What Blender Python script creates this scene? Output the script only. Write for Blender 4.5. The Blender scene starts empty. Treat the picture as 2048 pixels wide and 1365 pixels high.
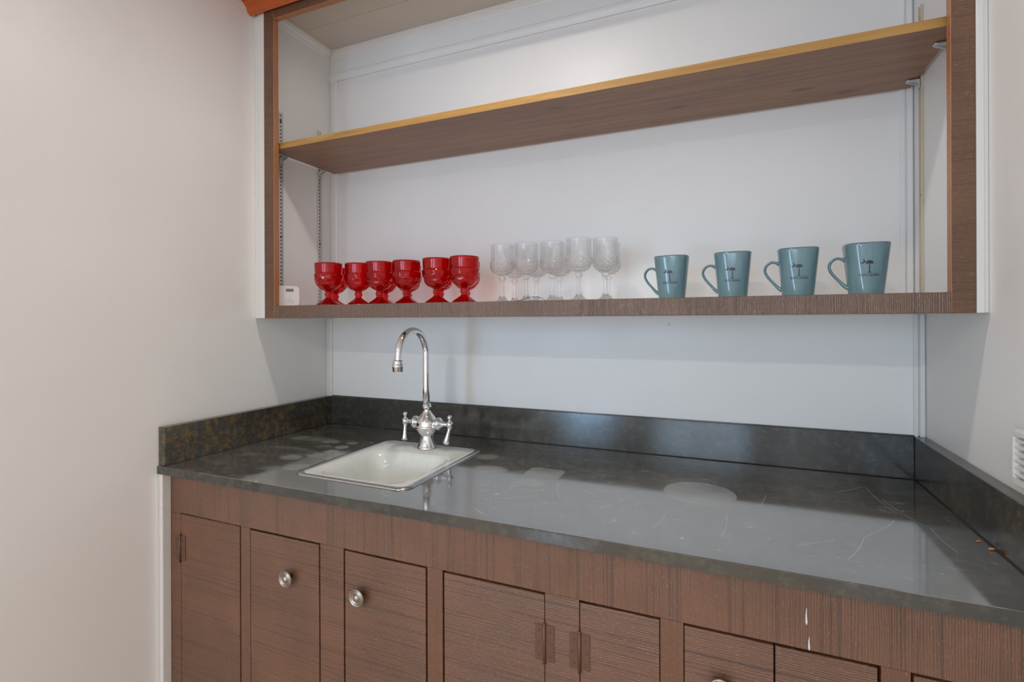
import bpy, bmesh, math, random
from mathutils import Vector, Matrix
sc = bpy.context.scene
COL = sc.collection
pi = math.pi

# ------------------------------------------------------------------ camera
F_PX, SY = 1013.69, -40.33
CAM = Vector((1.44394, -1.54475, 1.30833))
yaw, roll = 0.40319, -0.003692
fw = Vector((-math.sin(yaw), math.cos(yaw), 0)); rt = Vector((math.cos(yaw), math.sin(yaw), 0)); up = rt.cross(fw)
rt2 = rt*math.cos(roll) + up*math.sin(roll); up2 = -rt*math.sin(roll) + up*math.cos(roll)
cd = bpy.data.cameras.new('camera'); cam = bpy.data.objects.new('camera', cd); COL.objects.link(cam)
m = Matrix((rt2, up2, -fw)).transposed().to_4x4(); m.translation = CAM
cam.matrix_world = m
cd.sensor_fit = 'HORIZONTAL'; cd.sensor_width = 36.0; cd.lens = F_PX/2048*36.0
cd.shift_y = SY/2048.0; cd.clip_start = 0.02; cd.clip_end = 60
sc.camera = cam

# ------------------------------------------------------------------ view, world, lights
sc.view_settings.view_transform = 'Standard'; sc.view_settings.look = 'None'
sc.view_settings.gamma = 1.0; sc.view_settings.use_curve_mapping = False
sc.view_settings.exposure = -0.38
try:
    sc.cycles.use_denoising = True
    sc.cycles.max_bounces = 12; sc.cycles.diffuse_bounces = 6; sc.cycles.glossy_bounces = 6
    sc.cycles.transmission_bounces = 12; sc.cycles.transparent_max_bounces = 24
    sc.cycles.sample_clamp_indirect = 4.0
    sc.cycles.caustics_reflective = False; sc.cycles.caustics_refractive = True; sc.cycles.blur_glossy = 1.0
except Exception:
    pass
w = bpy.data.worlds.new('sky'); sc.world = w; w.use_nodes = True
bgn = w.node_tree.nodes['Background']; bgn.inputs['Color'].default_value = (0.62, 0.78, 1.0, 1); bgn.inputs['Strength'].default_value = 2.2

CEIL = 2.52
def area(name, loc, size, energy, color, rot=(0, 0, 0), size_y=None, shape='DISK'):
    l = bpy.data.lights.new(name, 'AREA'); l.shape = shape; l.size = size
    if size_y: l.size_y = size_y
    l.energy = energy; l.color = color
    if shape == 'DISK': l.spread = 2.97
    o = bpy.data.objects.new(name, l); o.location = loc; o.rotation_euler = rot; COL.objects.link(o); return o
WARM = (1.0, 0.94, 0.87)
area('ceiling_lamp', (0.92, -0.68, 2.375), 0.075, 7.0, WARM)
area('ceiling_lamp', (0.95, -3.07, 2.375), 0.13, 34.0, WARM)
area('ceiling_lamp', (-1.0, -3.07, 2.375), 0.13, 34.0, WARM)  # unseen fill lamp, added to raise the bounce from the room
# daylight at the rear glass door, and at a window added for fill
area('daylight_and_fill', (-0.18, -4.68, 1.03), 0.54, 66.0, (0.44, 0.68, 1.0), (-pi/2, 0, pi), 1.95, 'RECTANGLE')
area('daylight_and_fill', (1.15, -4.68, 1.62), 0.95, 30.0, (0.62, 0.80, 1.0), (-pi/2, 0, pi), 0.95, 'RECTANGLE')  # fill light at the added window, for bluish light on the niche

# ------------------------------------------------------------------ node helpers
class NT:
    def __init__(s, name):
        s.mat = bpy.data.materials.new(name); s.mat.use_nodes = True
        s.t = s.mat.node_tree; s.n = s.t.nodes; s.l = s.t.links
        s.bsdf = s.n['Principled BSDF']; s.out = s.n['Material Output']
        s.tc = None
    def node(s, ty, **k):
        n = s.n.new(ty)
        for a, v in k.items(): setattr(n, a, v)
        return n
    def set(s, sock, v):
        if hasattr(v, 'is_output') or isinstance(v, bpy.types.NodeSocket): s.l.new(v, sock)
        elif isinstance(v, tuple) and len(v) == 3 and sock.type == 'RGBA': sock.default_value = (*v, 1)
        else: sock.default_value = v
    def obj(s):
        if s.tc is None: s.tc = s.node('ShaderNodeTexCoord')
        return s.tc.outputs['Object']
    def mapping(s, scale=(1, 1, 1), loc=(0, 0, 0), rot=(0, 0, 0), src=None):
        n = s.node('ShaderNodeMapping'); s.l.new(src or s.obj(), n.inputs['Vector'])
        n.inputs['Scale'].default_value = scale; n.inputs['Location'].default_value = loc; n.inputs['Rotation'].default_value = rot
        return n.outputs[0]
    def noise(s, scale, detail=2, rough=.5, src=None, dist=0):
        n = s.node('ShaderNodeTexNoise'); s.l.new(src or s.obj(), n.inputs['Vector'])
        n.inputs['Scale'].default_value = scale; n.inputs['Detail'].default_value = detail; n.inputs['Roughness'].default_value = rough
        n.inputs['Distortion'].default_value = dist
        return n.outputs['Fac']
    def math(s, op, a, b=None, c=None, clamp=False):
        n = s.node('ShaderNodeMath', operation=op); n.use_clamp = clamp
        s.set(n.inputs[0], a)
        if b is not None: s.set(n.inputs[1], b)
        if c is not None: s.set(n.inputs[2], c)
        return n.outputs[0]
    def ramp(s, f, a, b, lo=0.0, hi=1.0):
        n = s.node('ShaderNodeMapRange'); n.clamp = True
        s.set(n.inputs['Value'], f); n.inputs['From Min'].default_value = a; n.inputs['From Max'].default_value = b
        n.inputs['To Min'].default_value = lo; n.inputs['To Max'].default_value = hi
        return n.outputs[0]
    def mix(s, f, a, b, blend='MIX'):
        n = s.node('ShaderNodeMix', data_type='RGBA', blend_type=blend)
        s.set(n.inputs[0], f); s.set(n.inputs[6], a); s.set(n.inputs[7], b)
        return n.outputs[2]
    def bump(s, h, strength=.3, dist=.001, normal=None):
        n = s.node('ShaderNodeBump'); s.set(n.inputs['Height'], h)
        n.inputs['Strength'].default_value = strength; n.inputs['Distance'].default_value = dist
        if normal is not None: s.l.new(normal, n.inputs['Normal'])
        return n.outputs[0]
    def fin(s, color=None, rough=None, normal=None, metal=None, spec=None):
        b = s.bsdf.inputs
        if color is not None: s.set(b['Base Color'], color)
        if rough is not None: s.set(b['Roughness'], rough)
        if normal is not None: s.set(b['Normal'], normal)
        if metal is not None: s.set(b['Metallic'], metal)
        if spec is not None: s.set(b['Specular IOR Level'], spec)
        return s.mat
def srgb(r, g, b):
    f = lambda c: (c/255/12.92) if c/255 <= .04045 else ((c/255+.055)/1.055)**2.4
    return (f(r), f(g), f(b))

# ------------------------------------------------------------------ materials
def paint(name, col, rough=.35, bumpd=.0006, scale=120):
    t = NT(name)
    n = t.noise(scale, 3); big = t.noise(2.5, 3)
    c = t.mix(t.ramp(big, .35, .65), col, tuple(x*.965 for x in col))
    return t.fin(c, t.ramp(t.noise(6, 3), .3, .7, rough-.04, rough+.06), t.bump(n, .25, bumpd))
M = {}
M['wall'] = paint('wall_paint', srgb(235, 233, 230), .42)
M['trim'] = paint('trim_paint', srgb(226, 224, 220), .30, .0003, 60)
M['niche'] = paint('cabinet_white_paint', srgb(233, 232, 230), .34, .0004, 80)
M['niche_ceiling'] = paint('niche_ceiling_shaded_paint', srgb(206, 196, 183), .4, .0004, 80)  # duller than the cabinet white: the unlit ceiling's shade is in the colour
M['room_ceiling'] = paint('ceiling_paint', (.78, .77, .75), .6)

def sawn(name, axis, base=srgb(122, 82, 58), dark=srgb(62, 44, 34), light=srgb(156, 132, 116), marks=1.0, rough=.40, offs=(0, 0, 0)):
    """rough-sawn stained board: fine saw marks repeat along AXIS (0=x, 2=z) and run straight across the board"""
    t = NT(name)
    sc_m = [2, 2, 2]; sc_m[axis] = 300
    sc_b = [1.5, 1.5, 1.5]; sc_b[axis] = 110
    sc_g = [130, 130, 130]; sc_g[axis] = 620
    sx = t.node('ShaderNodeSeparateXYZ'); t.l.new(t.obj(), sx.inputs[0]); A = sx.outputs[axis]
    sc_w = [4, 4, 4]; sc_w[axis] = 28
    wob = t.noise(1, 2, .5, t.mapping(tuple(sc_w), offs))
    teeth = t.math('MULTIPLY_ADD', t.math('SINE', t.math('ADD', t.math('MULTIPLY', A, 2*pi/.0037), t.math('MULTIPLY', wob, 26))), .5, .5)
    saw = t.noise(1, 1, .5, t.mapping(tuple(sc_m), offs))
    saw2 = t.noise(1, 1, .5, t.mapping(tuple(sc_b), offs))
    fleck = t.noise(1, 2, .6, t.mapping(tuple(sc_g), offs))
    fuzz = t.noise(700, 2, .7)
    big = t.noise(6, 3, .6, t.mapping((1, 1, 1), offs))
    amp = t.ramp(big, .35, .6, .35, 1)
    ridge = t.math('MULTIPLY', teeth, amp)
    h = t.math('ADD', t.math('MULTIPLY', saw, .9*marks), t.math('MULTIPLY', ridge, .5*marks))
    h = t.math('ADD', h, t.math('MULTIPLY', fleck, .9)); h = t.math('ADD', h, t.math('MULTIPLY', fuzz, .5))
    c = t.mix(t.ramp(big, .3, .7), base, tuple(x*.82 for x in base))
    c = t.mix(t.math('MULTIPLY', t.ramp(teeth, .35, .0, 0, .60*marks), amp), c, dark)
    c = t.mix(t.ramp(saw, .42, .34, 0, .45*marks), c, dark)
    c = t.mix(t.ramp(saw2, .31, .27, 0, .5*marks), c, dark)
    c = t.mix(t.ramp(fleck, .58, .72, 0, .55), c, light)
    t.bsdf.inputs['IOR'].default_value = 1.62
    return t.fin(c, t.ramp(fleck, .3, .7, rough+.04, rough-.12), t.bump(h, .7, .0011), spec=.5)
M['sawn_x'] = sawn('sawn_board_crosswise', 0)
M['sawn_z'] = sawn('sawn_board_upright', 2, offs=(1, 3, 5))
M['sawn_soft'] = sawn('planed_board', 0, marks=.25, base=srgb(116, 76, 52), rough=.42)
M['frame_x'] = sawn('cabinet_rail_board', 0, base=srgb(108, 76, 52), light=srgb(156, 130, 106))
M['frame_z'] = sawn('cabinet_stile_board', 2, base=srgb(110, 74, 48), light=srgb(146, 114, 90), offs=(2, 1, 7))
M['edge'] = sawn('stained_warm_lit_edge', 1, base=srgb(176, 114, 70), dark=srgb(120, 62, 30), light=srgb(205, 150, 105), marks=.2, rough=.35)  # orange stain, lightened to carry the warm light on the frame's inner edges
M['crown'] = sawn('stained_crown', 1, base=srgb(198, 92, 26), dark=srgb(92, 36, 14), light=srgb(210, 120, 50), marks=.25, rough=.35)
def shelfwood(name, a, b, knots=True):
    t = NT(name)
    g = t.noise(1, 4, .6, t.mapping((3.5, 60, 60)), .6)
    g2 = t.noise(1, 3, .6, t.mapping((18, 380, 380)))
    c = t.mix(t.ramp(g, .35, .65), a, b)
    c = t.mix(t.ramp(g2, .6, .8, 0, .35), c, tuple(min(1, x*1.7) for x in a))
    if knots:
        v = t.node('ShaderNodeTexVoronoi'); t.l.new(t.mapping((3.2, 9, 9)), v.inputs['Vector']); v.inputs['Scale'].default_value = 1
        c = t.mix(t.ramp(v.outputs['Distance'], .05, .12, .7, 0), c, tuple(x*.45 for x in b))
        sp = t.node('ShaderNodeTexVoronoi'); t.l.new(t.mapping((26, 26, 26), (3, 1, 0)), sp.inputs['Vector']); sp.inputs['Scale'].default_value = 1
        c = t.mix(t.ramp(sp.outputs['Distance'], .045, .06, .55, 0), c, srgb(190, 160, 130))
    return t.fin(c, .36, t.bump(g2, .25, .0004))
M['shelf'] = shelfwood('shelf_underside_wood', srgb(146, 106, 74), srgb(120, 86, 64))
M['shelf_edge'] = shelfwood('shelf_front_edge_wood', srgb(182, 140, 78), srgb(156, 116, 62), False)

def simple(name, col, rough=.4, metal=0., spec=.5, **k):
    t = NT(name); n = t.noise(90, 2)
    c = t.mix(t.ramp(n, .3, .7), col, tuple(x*.93 for x in col))
    return t.fin(c, t.ramp(n, .3, .7, max(.02, rough-.02), rough+.02), None, metal, spec)
M['chrome'] = simple('polished_chrome', (.86, .86, .87), .05, 1)
M['steel'] = simple('brushed_steel_rim', (.62, .62, .63), .22, 1)
M['zinc'] = simple('zinc_plated_steel', (.66, .66, .66), .35, .4)
M['cream'] = simple('painted_over_standard', srgb(205, 190, 165), .45)
M['dark'] = simple('dark_slot', (.035, .027, .022), .7)
M['gap'] = simple('cabinet_interior_shade', (.03, .014, .009), .8)  # near-black, so the shade in the door gaps is in the colour
M['enamel'] = simple('white_porcelain', srgb(224, 226, 220), .12, 0, .6)
M['pewter'] = simple('antique_pewter', (.40, .35, .30), .36, 1)
M['bronze'] = simple('bronze_painted_hinge', srgb(108, 78, 62), .34, .25)
M['plastic'] = simple('white_plastic', srgb(228, 226, 222), .4)
M['lcd'] = simple('grey_display', srgb(128, 118, 104), .25)
M['print'] = simple('grey_print', srgb(150, 145, 142), .6)
M['white_drip'] = simple('white_paint_drip', (.8, .82, .84), .4)
M['crumb'] = simple('orange_crumb', srgb(214, 150, 96), .7)
M['wire'] = simple('black_thread', (.03, .025, .02), .5)
M['ink'] = simple('dark_blue_print', (.012, .011, .028), .35)
M['fixture'] = simple('white_fixture', (.8, .8, .78), .4)
t = NT('floorboards'); g = t.noise(1, 4, .6, t.mapping((30, 2, 1)))
M['floor'] = t.fin(t.mix(t.ramp(g, .3, .7), srgb(205, 184, 160), srgb(180, 156, 130)), .25)

def counter_mat(name, marks=True, olive=False, ior=1.7):
    t = NT(name)
    o = t.obj()
    cl = t.noise(5, 4, .55); fine = t.noise(1, 4, .7, t.mapping((60, 160, 160), (0, 0, 0), (0, 0, -.5)))
    mott = t.noise(45, 4, .65, None, .3)
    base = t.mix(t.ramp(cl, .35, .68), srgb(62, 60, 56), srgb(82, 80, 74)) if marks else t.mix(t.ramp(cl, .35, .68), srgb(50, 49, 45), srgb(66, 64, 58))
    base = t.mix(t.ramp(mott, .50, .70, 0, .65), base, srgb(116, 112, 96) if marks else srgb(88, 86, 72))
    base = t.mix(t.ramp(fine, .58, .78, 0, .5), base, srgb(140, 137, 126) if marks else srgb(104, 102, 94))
    rough = t.ramp(cl, .3, .7, .065, .095) if marks else t.ramp(cl, .3, .7, .12, .16)
    if olive:
        base = t.mix(t.math('MULTIPLY', t.ramp(t.noise(48, 5, .75), .48, .60, 0, .75), t.ramp(cl, .35, .6)), base, srgb(124, 96, 46))
        rough = t.ramp(cl, .3, .7, .17, .24)
    if marks:
        sx = t.node('ShaderNodeSeparateXYZ'); t.l.new(o, sx.inputs[0]); X = t.math('ADD', sx.outputs[0], 1.8892/2); Y = t.math('SUBTRACT', sx.outputs[1], .3)
        def disc(cx, cy, rx, ry, soft=.12, sup=2):
            a = t.math('DIVIDE', t.math('SUBTRACT', X, cx), rx); b = t.math('DIVIDE', t.math('SUBTRACT', Y, cy), ry)
            a = t.math('POWER', t.math('ABSOLUTE', a), sup); b = t.math('POWER', t.math('ABSOLUTE', b), sup)
            return t.ramp(t.math('ADD', a, b), 1-soft, 1+soft, 1, 0)
        def seg(p, q, wd):
            (ax, ay), (bx, by) = p, q; dx, dy = bx-ax, by-ay; L = math.hypot(dx, dy)
            px = t.math('SUBTRACT', X, ax); py = t.math('SUBTRACT', Y, ay)
            u = t.math('ADD', t.math('MULTIPLY', px, dx/L), t.math('MULTIPLY', py, dy/L))
            v = t.math('SUBTRACT', t.math('MULTIPLY', py, dx/L), t.math('MULTIPLY', px, dy/L))
            v = t.math('ADD', v, t.math('MULTIPLY', t.math('SINE', t.math('MULTIPLY', u, pi/L)), L*.035))
            e = t.math('ABSOLUTE', t.math('SUBTRACT', u, L/2))
            return t.math('MULTIPLY', t.ramp(t.math('ABSOLUTE', v), wd*.25, wd*.75, .8, 0), t.ramp(e, L/2-.004, L/2, 1, 0))
        ms = None
        for a in ((1.382, -.313, .078, .078, .05), (.3645, -.510, .036, .032), (1.005, -.305, .048, .040, .15, 6), (1.000, -.390, .034, .026, .2, 3),
                  (.247, -.249, .030, .022, .4), (.322, -.238, .02, .016, .4), (.329, -.293, .022, .02, .3), (.3375, -.349, .022, .02, .3),
                  (.324, -.3975, .028, .022, .5), (.274, -.442, .034, .026, .4), (.392, -.402, .026, .02, .3), (.106, -.245, .03, .03, .5),
                  (.86, -.33, .045, .03, .5), (.80, -.22, .03, .03, .6)):
            d = disc(*a)
            ms = d if ms is None else t.math('MAXIMUM', ms, d)
        dustn = t.ramp(t.noise(7, 4, .65, t.mapping((1, 2.2, 1), (0, 0, 0), (0, 0, -.5))), .48, .68)
        left = t.ramp(X, .15, .55, 1, .25)
        dust = t.math('MULTIPLY', dustn, left)
        base = t.mix(t.math('MULTIPLY', ms, .45), base, srgb(165, 163, 152))
        base = t.mix(t.math('MULTIPLY', dust, .5), base, srgb(155, 150, 136))
        sc_ = None
        for p, q, wd in (((1.667, -.191), (1.740, -.115), .0011), ((1.740, -.115), (1.7585, -.293), .0011), ((1.753, -.208), (1.7856, -.3415), .0010),
                         ((1.6228, -.564), (1.6688, -.451), .0009), ((1.6688, -.451), (1.7446, -.332), .0010), ((1.3092, -.56), (1.326, -.472), .0009),
                         ((1.7945, -.3506), (1.7995, -.467), .0010), ((1.5543, -.532), (1.6186, -.483), .0008), ((1.19, -.50), (1.23, -.42), .0007),
                         ((1.06, -.36), (1.10, -.47), .0006), ((1.43, -.55), (1.44, -.43), .0007), ((1.50, -.36), (1.52, -.27), .0008), ((.98, -.52), (1.05, -.46), .0006)):
            d = seg(p, q, wd); sc_ = d if sc_ is None else t.math('MAXIMUM', sc_, d)
        for sd, ang, thr in ((3, .4, .0026), (11, 2.1, .0022), (23, 1.2, .002)):
            n1 = t.math('ABSOLUTE', t.math('SUBTRACT', t.noise(9, 1, .4, t.mapping((1, 3.2, 1), (sd, sd*2, 0), (0, 0, ang))), .5))
            n2 = t.ramp(t.noise(16, 2, .5, t.mapping((1, 1, 1), (sd*3, sd, 0))), .56, .62)
            d = t.math('MULTIPLY', t.ramp(n1, thr*.4, thr, .7, 0), n2)
            sc_ = t.math('MAXIMUM', sc_, d)
        spk = t.node('ShaderNodeTexVoronoi'); t.l.new(t.mapping((22, 22, 22)), spk.inputs['Vector']); spk.inputs['Scale'].default_value = 1
        sc_ = t.math('MAXIMUM', sc_, t.ramp(spk.outputs['Distance'], .03, .045, .7, 0))
        base = t.mix(t.math('MULTIPLY', sc_, .95), base, srgb(205, 200, 186))
        rough = t.math('ADD', rough, t.math('MULTIPLY', ms, .10)); rough = t.math('ADD', rough, t.math('MULTIPLY', dust, .15))
    t.bsdf.inputs['IOR'].default_value = ior
    return t.fin(base, rough, t.bump(fine, .05, .0002), spec=.5)
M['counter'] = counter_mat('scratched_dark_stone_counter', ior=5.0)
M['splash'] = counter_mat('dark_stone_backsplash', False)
M['splash_side'] = counter_mat('olive_flecked_side_splash', False, True)

def glassmat(name, tint, tr_tint, k, sheen):
    t = NT(name); t.n.remove(t.bsdf)
    g = t.node('ShaderNodeBsdfGlass'); g.inputs['Color'].default_value = (*tint, 1); g.inputs['IOR'].default_value = 1.5; g.inputs['Roughness'].default_value = 0
    tr = t.node('ShaderNodeBsdfTransparent')
    t.l.new(t.mix(t.noise(60, 2), tr_tint, tuple(x*.96 for x in tr_tint)), tr.inputs['Color'])
    mx = t.node('ShaderNodeMixShader'); mx.inputs[0].default_value = k
    t.l.new(g.outputs[0], mx.inputs[1]); t.l.new(tr.outputs[0], mx.inputs[2])
    fr = t.node('ShaderNodeFresnel'); fr.inputs['IOR'].default_value = sheen
    gl = t.node('ShaderNodeBsdfGlossy'); gl.inputs['Roughness'].default_value = .04
    m2 = t.node('ShaderNodeMixShader'); geo = t.node('ShaderNodeNewGeometry'); t.l.new(t.math('MULTIPLY', fr.outputs[0], t.math('SUBTRACT', 1.0, geo.outputs['Backfacing'])), m2.inputs[0]); t.l.new(mx.outputs[0], m2.inputs[1]); t.l.new(gl.outputs[0], m2.inputs[2])
    t.l.new(m2.outputs[0], t.out.inputs['Surface'])
    return t.mat
M['crystal'] = glassmat('cut_crystal', (1, 1, 1), (.998, .998, .998), .84, 1.45)
M['crystal_cut'] = glassmat('cut_crystal_facets', (1, 1, 1), (1, 1, 1), .42, 1.7)
M['ruby'] = glassmat('ruby_red_glass', (.92, .04, .05), (1, .22, .22), .30, 1.45)
t = NT('window_glass'); t.n.remove(t.bsdf); tr = t.node('ShaderNodeBsdfTransparent'); gl = t.node('ShaderNodeBsdfGlossy'); gl.inputs['Roughness'].default_value = .02
mx = t.node('ShaderNodeMixShader'); mx.inputs[0].default_value = .08; t.l.new(t.mix(t.noise(3), (.97, .98, .98), (.95, .97, .97)), tr.inputs['Color'])
t.l.new(tr.outputs[0], mx.inputs[1]); t.l.new(gl.outputs[0], mx.inputs[2]); t.l.new(mx.outputs[0], t.out.inputs['Surface']); M['pane'] = t.mat

def glaze():
    t = NT('teal_stoneware_glaze')
    g = t.noise(1, 3, .6, t.mapping((40, 40, 9))); g2 = t.noise(300, 2)
    c = t.mix(t.ramp(g, .3, .7), srgb(108, 138, 140), srgb(88, 118, 128))
    c = t.mix(t.ramp(g2, .6, .8, 0, .25), c, srgb(70, 100, 112))
    sx = t.node('ShaderNodeSeparateXYZ'); t.l.new(t.obj(), sx.inputs[0])
    c = t.mix(t.ramp(sx.outputs[2], .1068, .1084, 0, .9), c, srgb(62, 46, 40))
    return t.fin(c, .12, None, spec=.6)
M['glaze'] = glaze()

# ------------------------------------------------------------------ mesh helpers
def box(bm, x0, x1, y0, y1, z0, z1, bev=0.0, seg=2, mi=0):
    vs = [bm.verts.new((x, y, z)) for x in (x0, x1) for y in (y0, y1) for z in (z0, z1)]
    idx = [(0, 1, 3, 2), (4, 6, 7, 5), (0, 4, 5, 1), (2, 3, 7, 6), (0, 2, 6, 4), (1, 5, 7, 3)]
    fs = [bm.faces.new([vs[i] for i in f]) for f in idx]
    for f in fs: f.material_index = mi
    if bev:
        es = list({e for f in fs for e in f.edges})
        bmesh.ops.bevel(bm, geom=es, offset=bev, segments=seg, affect='EDGES', profile=.5, material=mi)
def lathe(bm, prof, n=32, cx=0, cy=0, cz=0, axis='z', rf=None, close=False):
    rings = []
    for (r, z) in prof:
        ring = []
        for i in range(n):
            a = 2*pi*i/n; rr = rf(r, z, a) if rf else r
            p = (rr*math.cos(a), rr*math.sin(a), z)
            if axis == 'x': p = (z, rr*math.cos(a), rr*math.sin(a))
            if axis == 'y': p = (rr*math.cos(a), z, rr*math.sin(a))
            ring.append(bm.verts.new((p[0]+cx, p[1]+cy, p[2]+cz)))
        rings.append(ring)
    pairs = list(zip(rings, rings[1:])) + ([(rings[-1], rings[0])] if close else [])
    for a, b in pairs:
        for i in range(n):
            j = (i+1) % n
            f = bm.faces.new((a[i], a[j], b[j], b[i])); f.smooth = True
    if not close:
        if prof[0][0] > 1e-6: bm.faces.new(list(reversed(rings[0])))
        if prof[-1][0] > 1e-6: bm.faces.new(rings[-1])
def tube(bm, pts, rad, n=14, flat=None):
    P = [Vector(p) for p in pts]; rings = []
    R = rad if isinstance(rad, (list, tuple)) else [rad]*len(P)
    prev = None
    for i, p in enumerate(P):
        d = (P[min(i+1, len(P)-1)] - P[max(i-1, 0)]).normalized()
        if prev is None:
            a = Vector((0, 1, 0)) if abs(d.y) < .9 else Vector((1, 0, 0))
            u = d.cross(a).normalized()
        else:
            u = (prev - d*prev.dot(d)).normalized()
        prev = u; v = d.cross(u)
        fx, fy = flat if flat else (1, 1)
        rings.append([bm.verts.new(p + u*math.cos(2*pi*k/n)*R[i]*fx + v*math.sin(2*pi*k/n)*R[i]*fy) for k in range(n)])
    for a, b in zip(rings, rings[1:]):
        for k in range(n):
            j = (k+1) % n; f = bm.faces.new((a[k], a[j], b[j], b[k])); f.smooth = True
    bm.faces.new(list(reversed(rings[0]))); bm.faces.new(rings[-1])
def prism(bm, poly, axis, a, b, mi=0):
    """extrude polygon of (u,v) along axis: 'x' -> (u=y,v=z); 'z' -> (u=x,v=y); 'y' -> (u=x,v=z)"""
    def P(u, v, s):
        return (s, u, v) if axis == 'x' else (u, v, s) if axis == 'z' else (u, s, v)
    A = [bm.verts.new(P(u, v, a)) for u, v in poly]; B = [bm.verts.new(P(u, v, b)) for u, v in poly]
    n = len(poly)
    for i in range(n):
        j = (i+1) % n; bm.faces.new((A[i], A[j], B[j], B[i])).material_index = mi
    bm.faces.new(list(reversed(A))).material_index = mi; bm.faces.new(B).material_index = mi
def obj(name, bm, mats, parent=None, smooth=False, **props):
    bmesh.ops.recalc_face_normals(bm, faces=bm.faces)
    me = bpy.data.meshes.new(name)
    if parent is not None:
        off = Vector(parent.location); q = parent.parent
        while q is not None: off += Vector(q.location); q = q.parent
        bmesh.ops.translate(bm, verts=bm.verts, vec=-off)
    bm.to_mesh(me); bm.free()
    for mm in (mats if isinstance(mats, (list, tuple)) else [mats]): me.materials.append(M[mm])
    if smooth:
        for p in me.polygons: p.use_smooth = True
    o = bpy.data.objects.new(name, me); COL.objects.link(o)
    if parent is not None: o.parent = parent
    for k, v in props.items(): o[k] = v
    return o
def thing(name, loc, label, cat, group=None):
    o = bpy.data.objects.new(name, None); o.empty_display_size = .05; COL.objects.link(o); o.location = loc
    o['label'] = label; o['category'] = cat
    if group: o['group'] = group
    return o
def struct(name, bm, mats, parent=None, **k): return obj(name, bm, mats, parent, kind='structure', **k)
def B(): return bmesh.new()
def bx(*a, **k):
    b = B(); box(b, *a, **k); return b
def dup(root, loc, rotz=0., label=None):
    r = root.copy(); COL.objects.link(r); r.location = loc; r.rotation_euler = (0, 0, rotz)
    if label: r['label'] = label
    for ch in [c for c in COL.objects if c.parent == root]:
        c = ch.copy(); COL.objects.link(c); c.parent = r
        for g in [q for q in COL.objects if q.parent == ch]:
            d = g.copy(); COL.objects.link(d); d.parent = c
    return r

# ================================================================== THE ROOM
W = 1.8892; YF = -.3362; ZC = .914; YR = -4.6; XL = -1.9
struct('floor', bx(XL-.1, W+.1, YR-.1, .1, -.1, 0), 'floor')
struct('ceiling', bx(XL-.1, W+.1, YR-.1, .1, CEIL, CEIL+.1), 'room_ceiling')
struct('wall_back', bx(-.1, W+.1, 0, .1, 0, CEIL), 'wall')
struct('wall_right', bx(W, W+.1, YR, 0, 0, CEIL), 'wall')
struct('wall_left', bx(-.1, 0, -2.3, 0, 0, CEIL), 'wall')
b = B(); box(b, XL-.1, XL, YR, -2.2, 0, CEIL); box(b, XL, -.1, -2.3, -2.2, 0, CEIL); struct('wall_far_left', b, 'wall')
b = B()
box(b, XL-.1, -.62, YR-.1, YR, 0, CEIL); box(b, .26, .60, YR-.1, YR, 0, CEIL); box(b, 1.70, W+.1, YR-.1, YR, 0, CEIL)
box(b, -.62, .26, YR-.1, YR, 2.08, CEIL); box(b, .60, 1.70, YR-.1, YR, 0, 1.05); box(b, .60, 1.70, YR-.1, YR, 2.18, CEIL)
struct('wall_rear', b, 'wall')
def frame(bm, x0, x1, z0, z1, wd, y0, y1):
    box(bm, x0, x0+wd, y0, y1, z0, z1, .003); box(bm, x1-wd, x1, y0, y1, z0, z1, .003)
    box(bm, x0+wd, x1-wd, y0, y1, z1-wd, z1, .003); box(bm, x0+wd, x1-wd, y0, y1, z0, z0+wd, .003)
b = B(); frame(b, -.62, .26, 0, 2.08, .14, YR-.08, YR-.03)
d = struct('door_1', b, 'trim'); obj('door_pane', bx(-.49, .13, YR-.058, YR-.052, .13, 1.95), 'pane', d)
b = B(); frame(b, .60, 1.70, 1.05, 2.18, .06, YR-.09, YR-.02); box(b, 1.135, 1.165, YR-.08, YR-.03, 1.11, 2.12)
d = struct('fill_window_1', b, 'trim'); obj('fill_window_pane', bx(.65, 1.65, YR-.058, YR-.052, 1.10, 2.13), 'pane', d)  # unseen window, added to let in bluish fill light
b = B(); box(b, -.015, 0, 0, .001, 0, .001); b.free()

# corner mouldings under the wall cabinet, on the back wall
def strip_z(bm, x0, x1, z0, z1, y=0.0, th=.009, beads=((.0, .12), (.42, .62))):
    """upright moulding lying on the wall y; fine grooves between x0 and x1"""
    wd = x1-x0; poly = [(x0, y), (x0, y-th*.55), (x0+wd*.10, y-th*.8), (x0+wd*.34, y-th*.8), (x0+wd*.42, y-th*.35), (x0+wd*.50, y-th),
                        (x0+wd*.84, y-th), (x0+wd*.95, y-th*.7), (x1, y)]
    prism(bm, poly, 'z', z0, z1)
b = B(); strip_z(b, .0, .0265, 1.018, 1.3195); struct('trim_1', b, 'trim')
b = B(); strip_z(b, 1.8645, W, 1.018, 1.3195); struct('trim_2', b, 'trim')
# upright trims closing the cabinet front to the side walls
def qtrim(bm, x0, x1, y0, y1, z0, z1, wall_left=True):
    wd = x1-x0
    p = [(0, y1), (0, y0+.006), (wd*.10, y0+.0035), (wd*.36, y0+.0025), (wd*.46, y0+.0003), (wd*.94, y0), (wd, y0+.001), (wd, y1)]
    if not wall_left: p = [(wd-u, v) for u, v in p]
    prism(bm, [(x0+u, v) for u, v in p], 'z', z0, z1)
b = B(); qtrim(b, .0, .0478, YF+.001, YF+.030, 1.3205, 2.345); struct('trim_3', b, 'trim')
b = B(); qtrim(b, 1.8698, W, YF-.003, YF+.030, 1.3205, 2.345, False); struct('trim_4', b, 'trim')
b = B(); qtrim(b, .0, .020, -.6465, -.6235, 0.0, .8915); struct('trim_5', b, 'trim')
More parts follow.
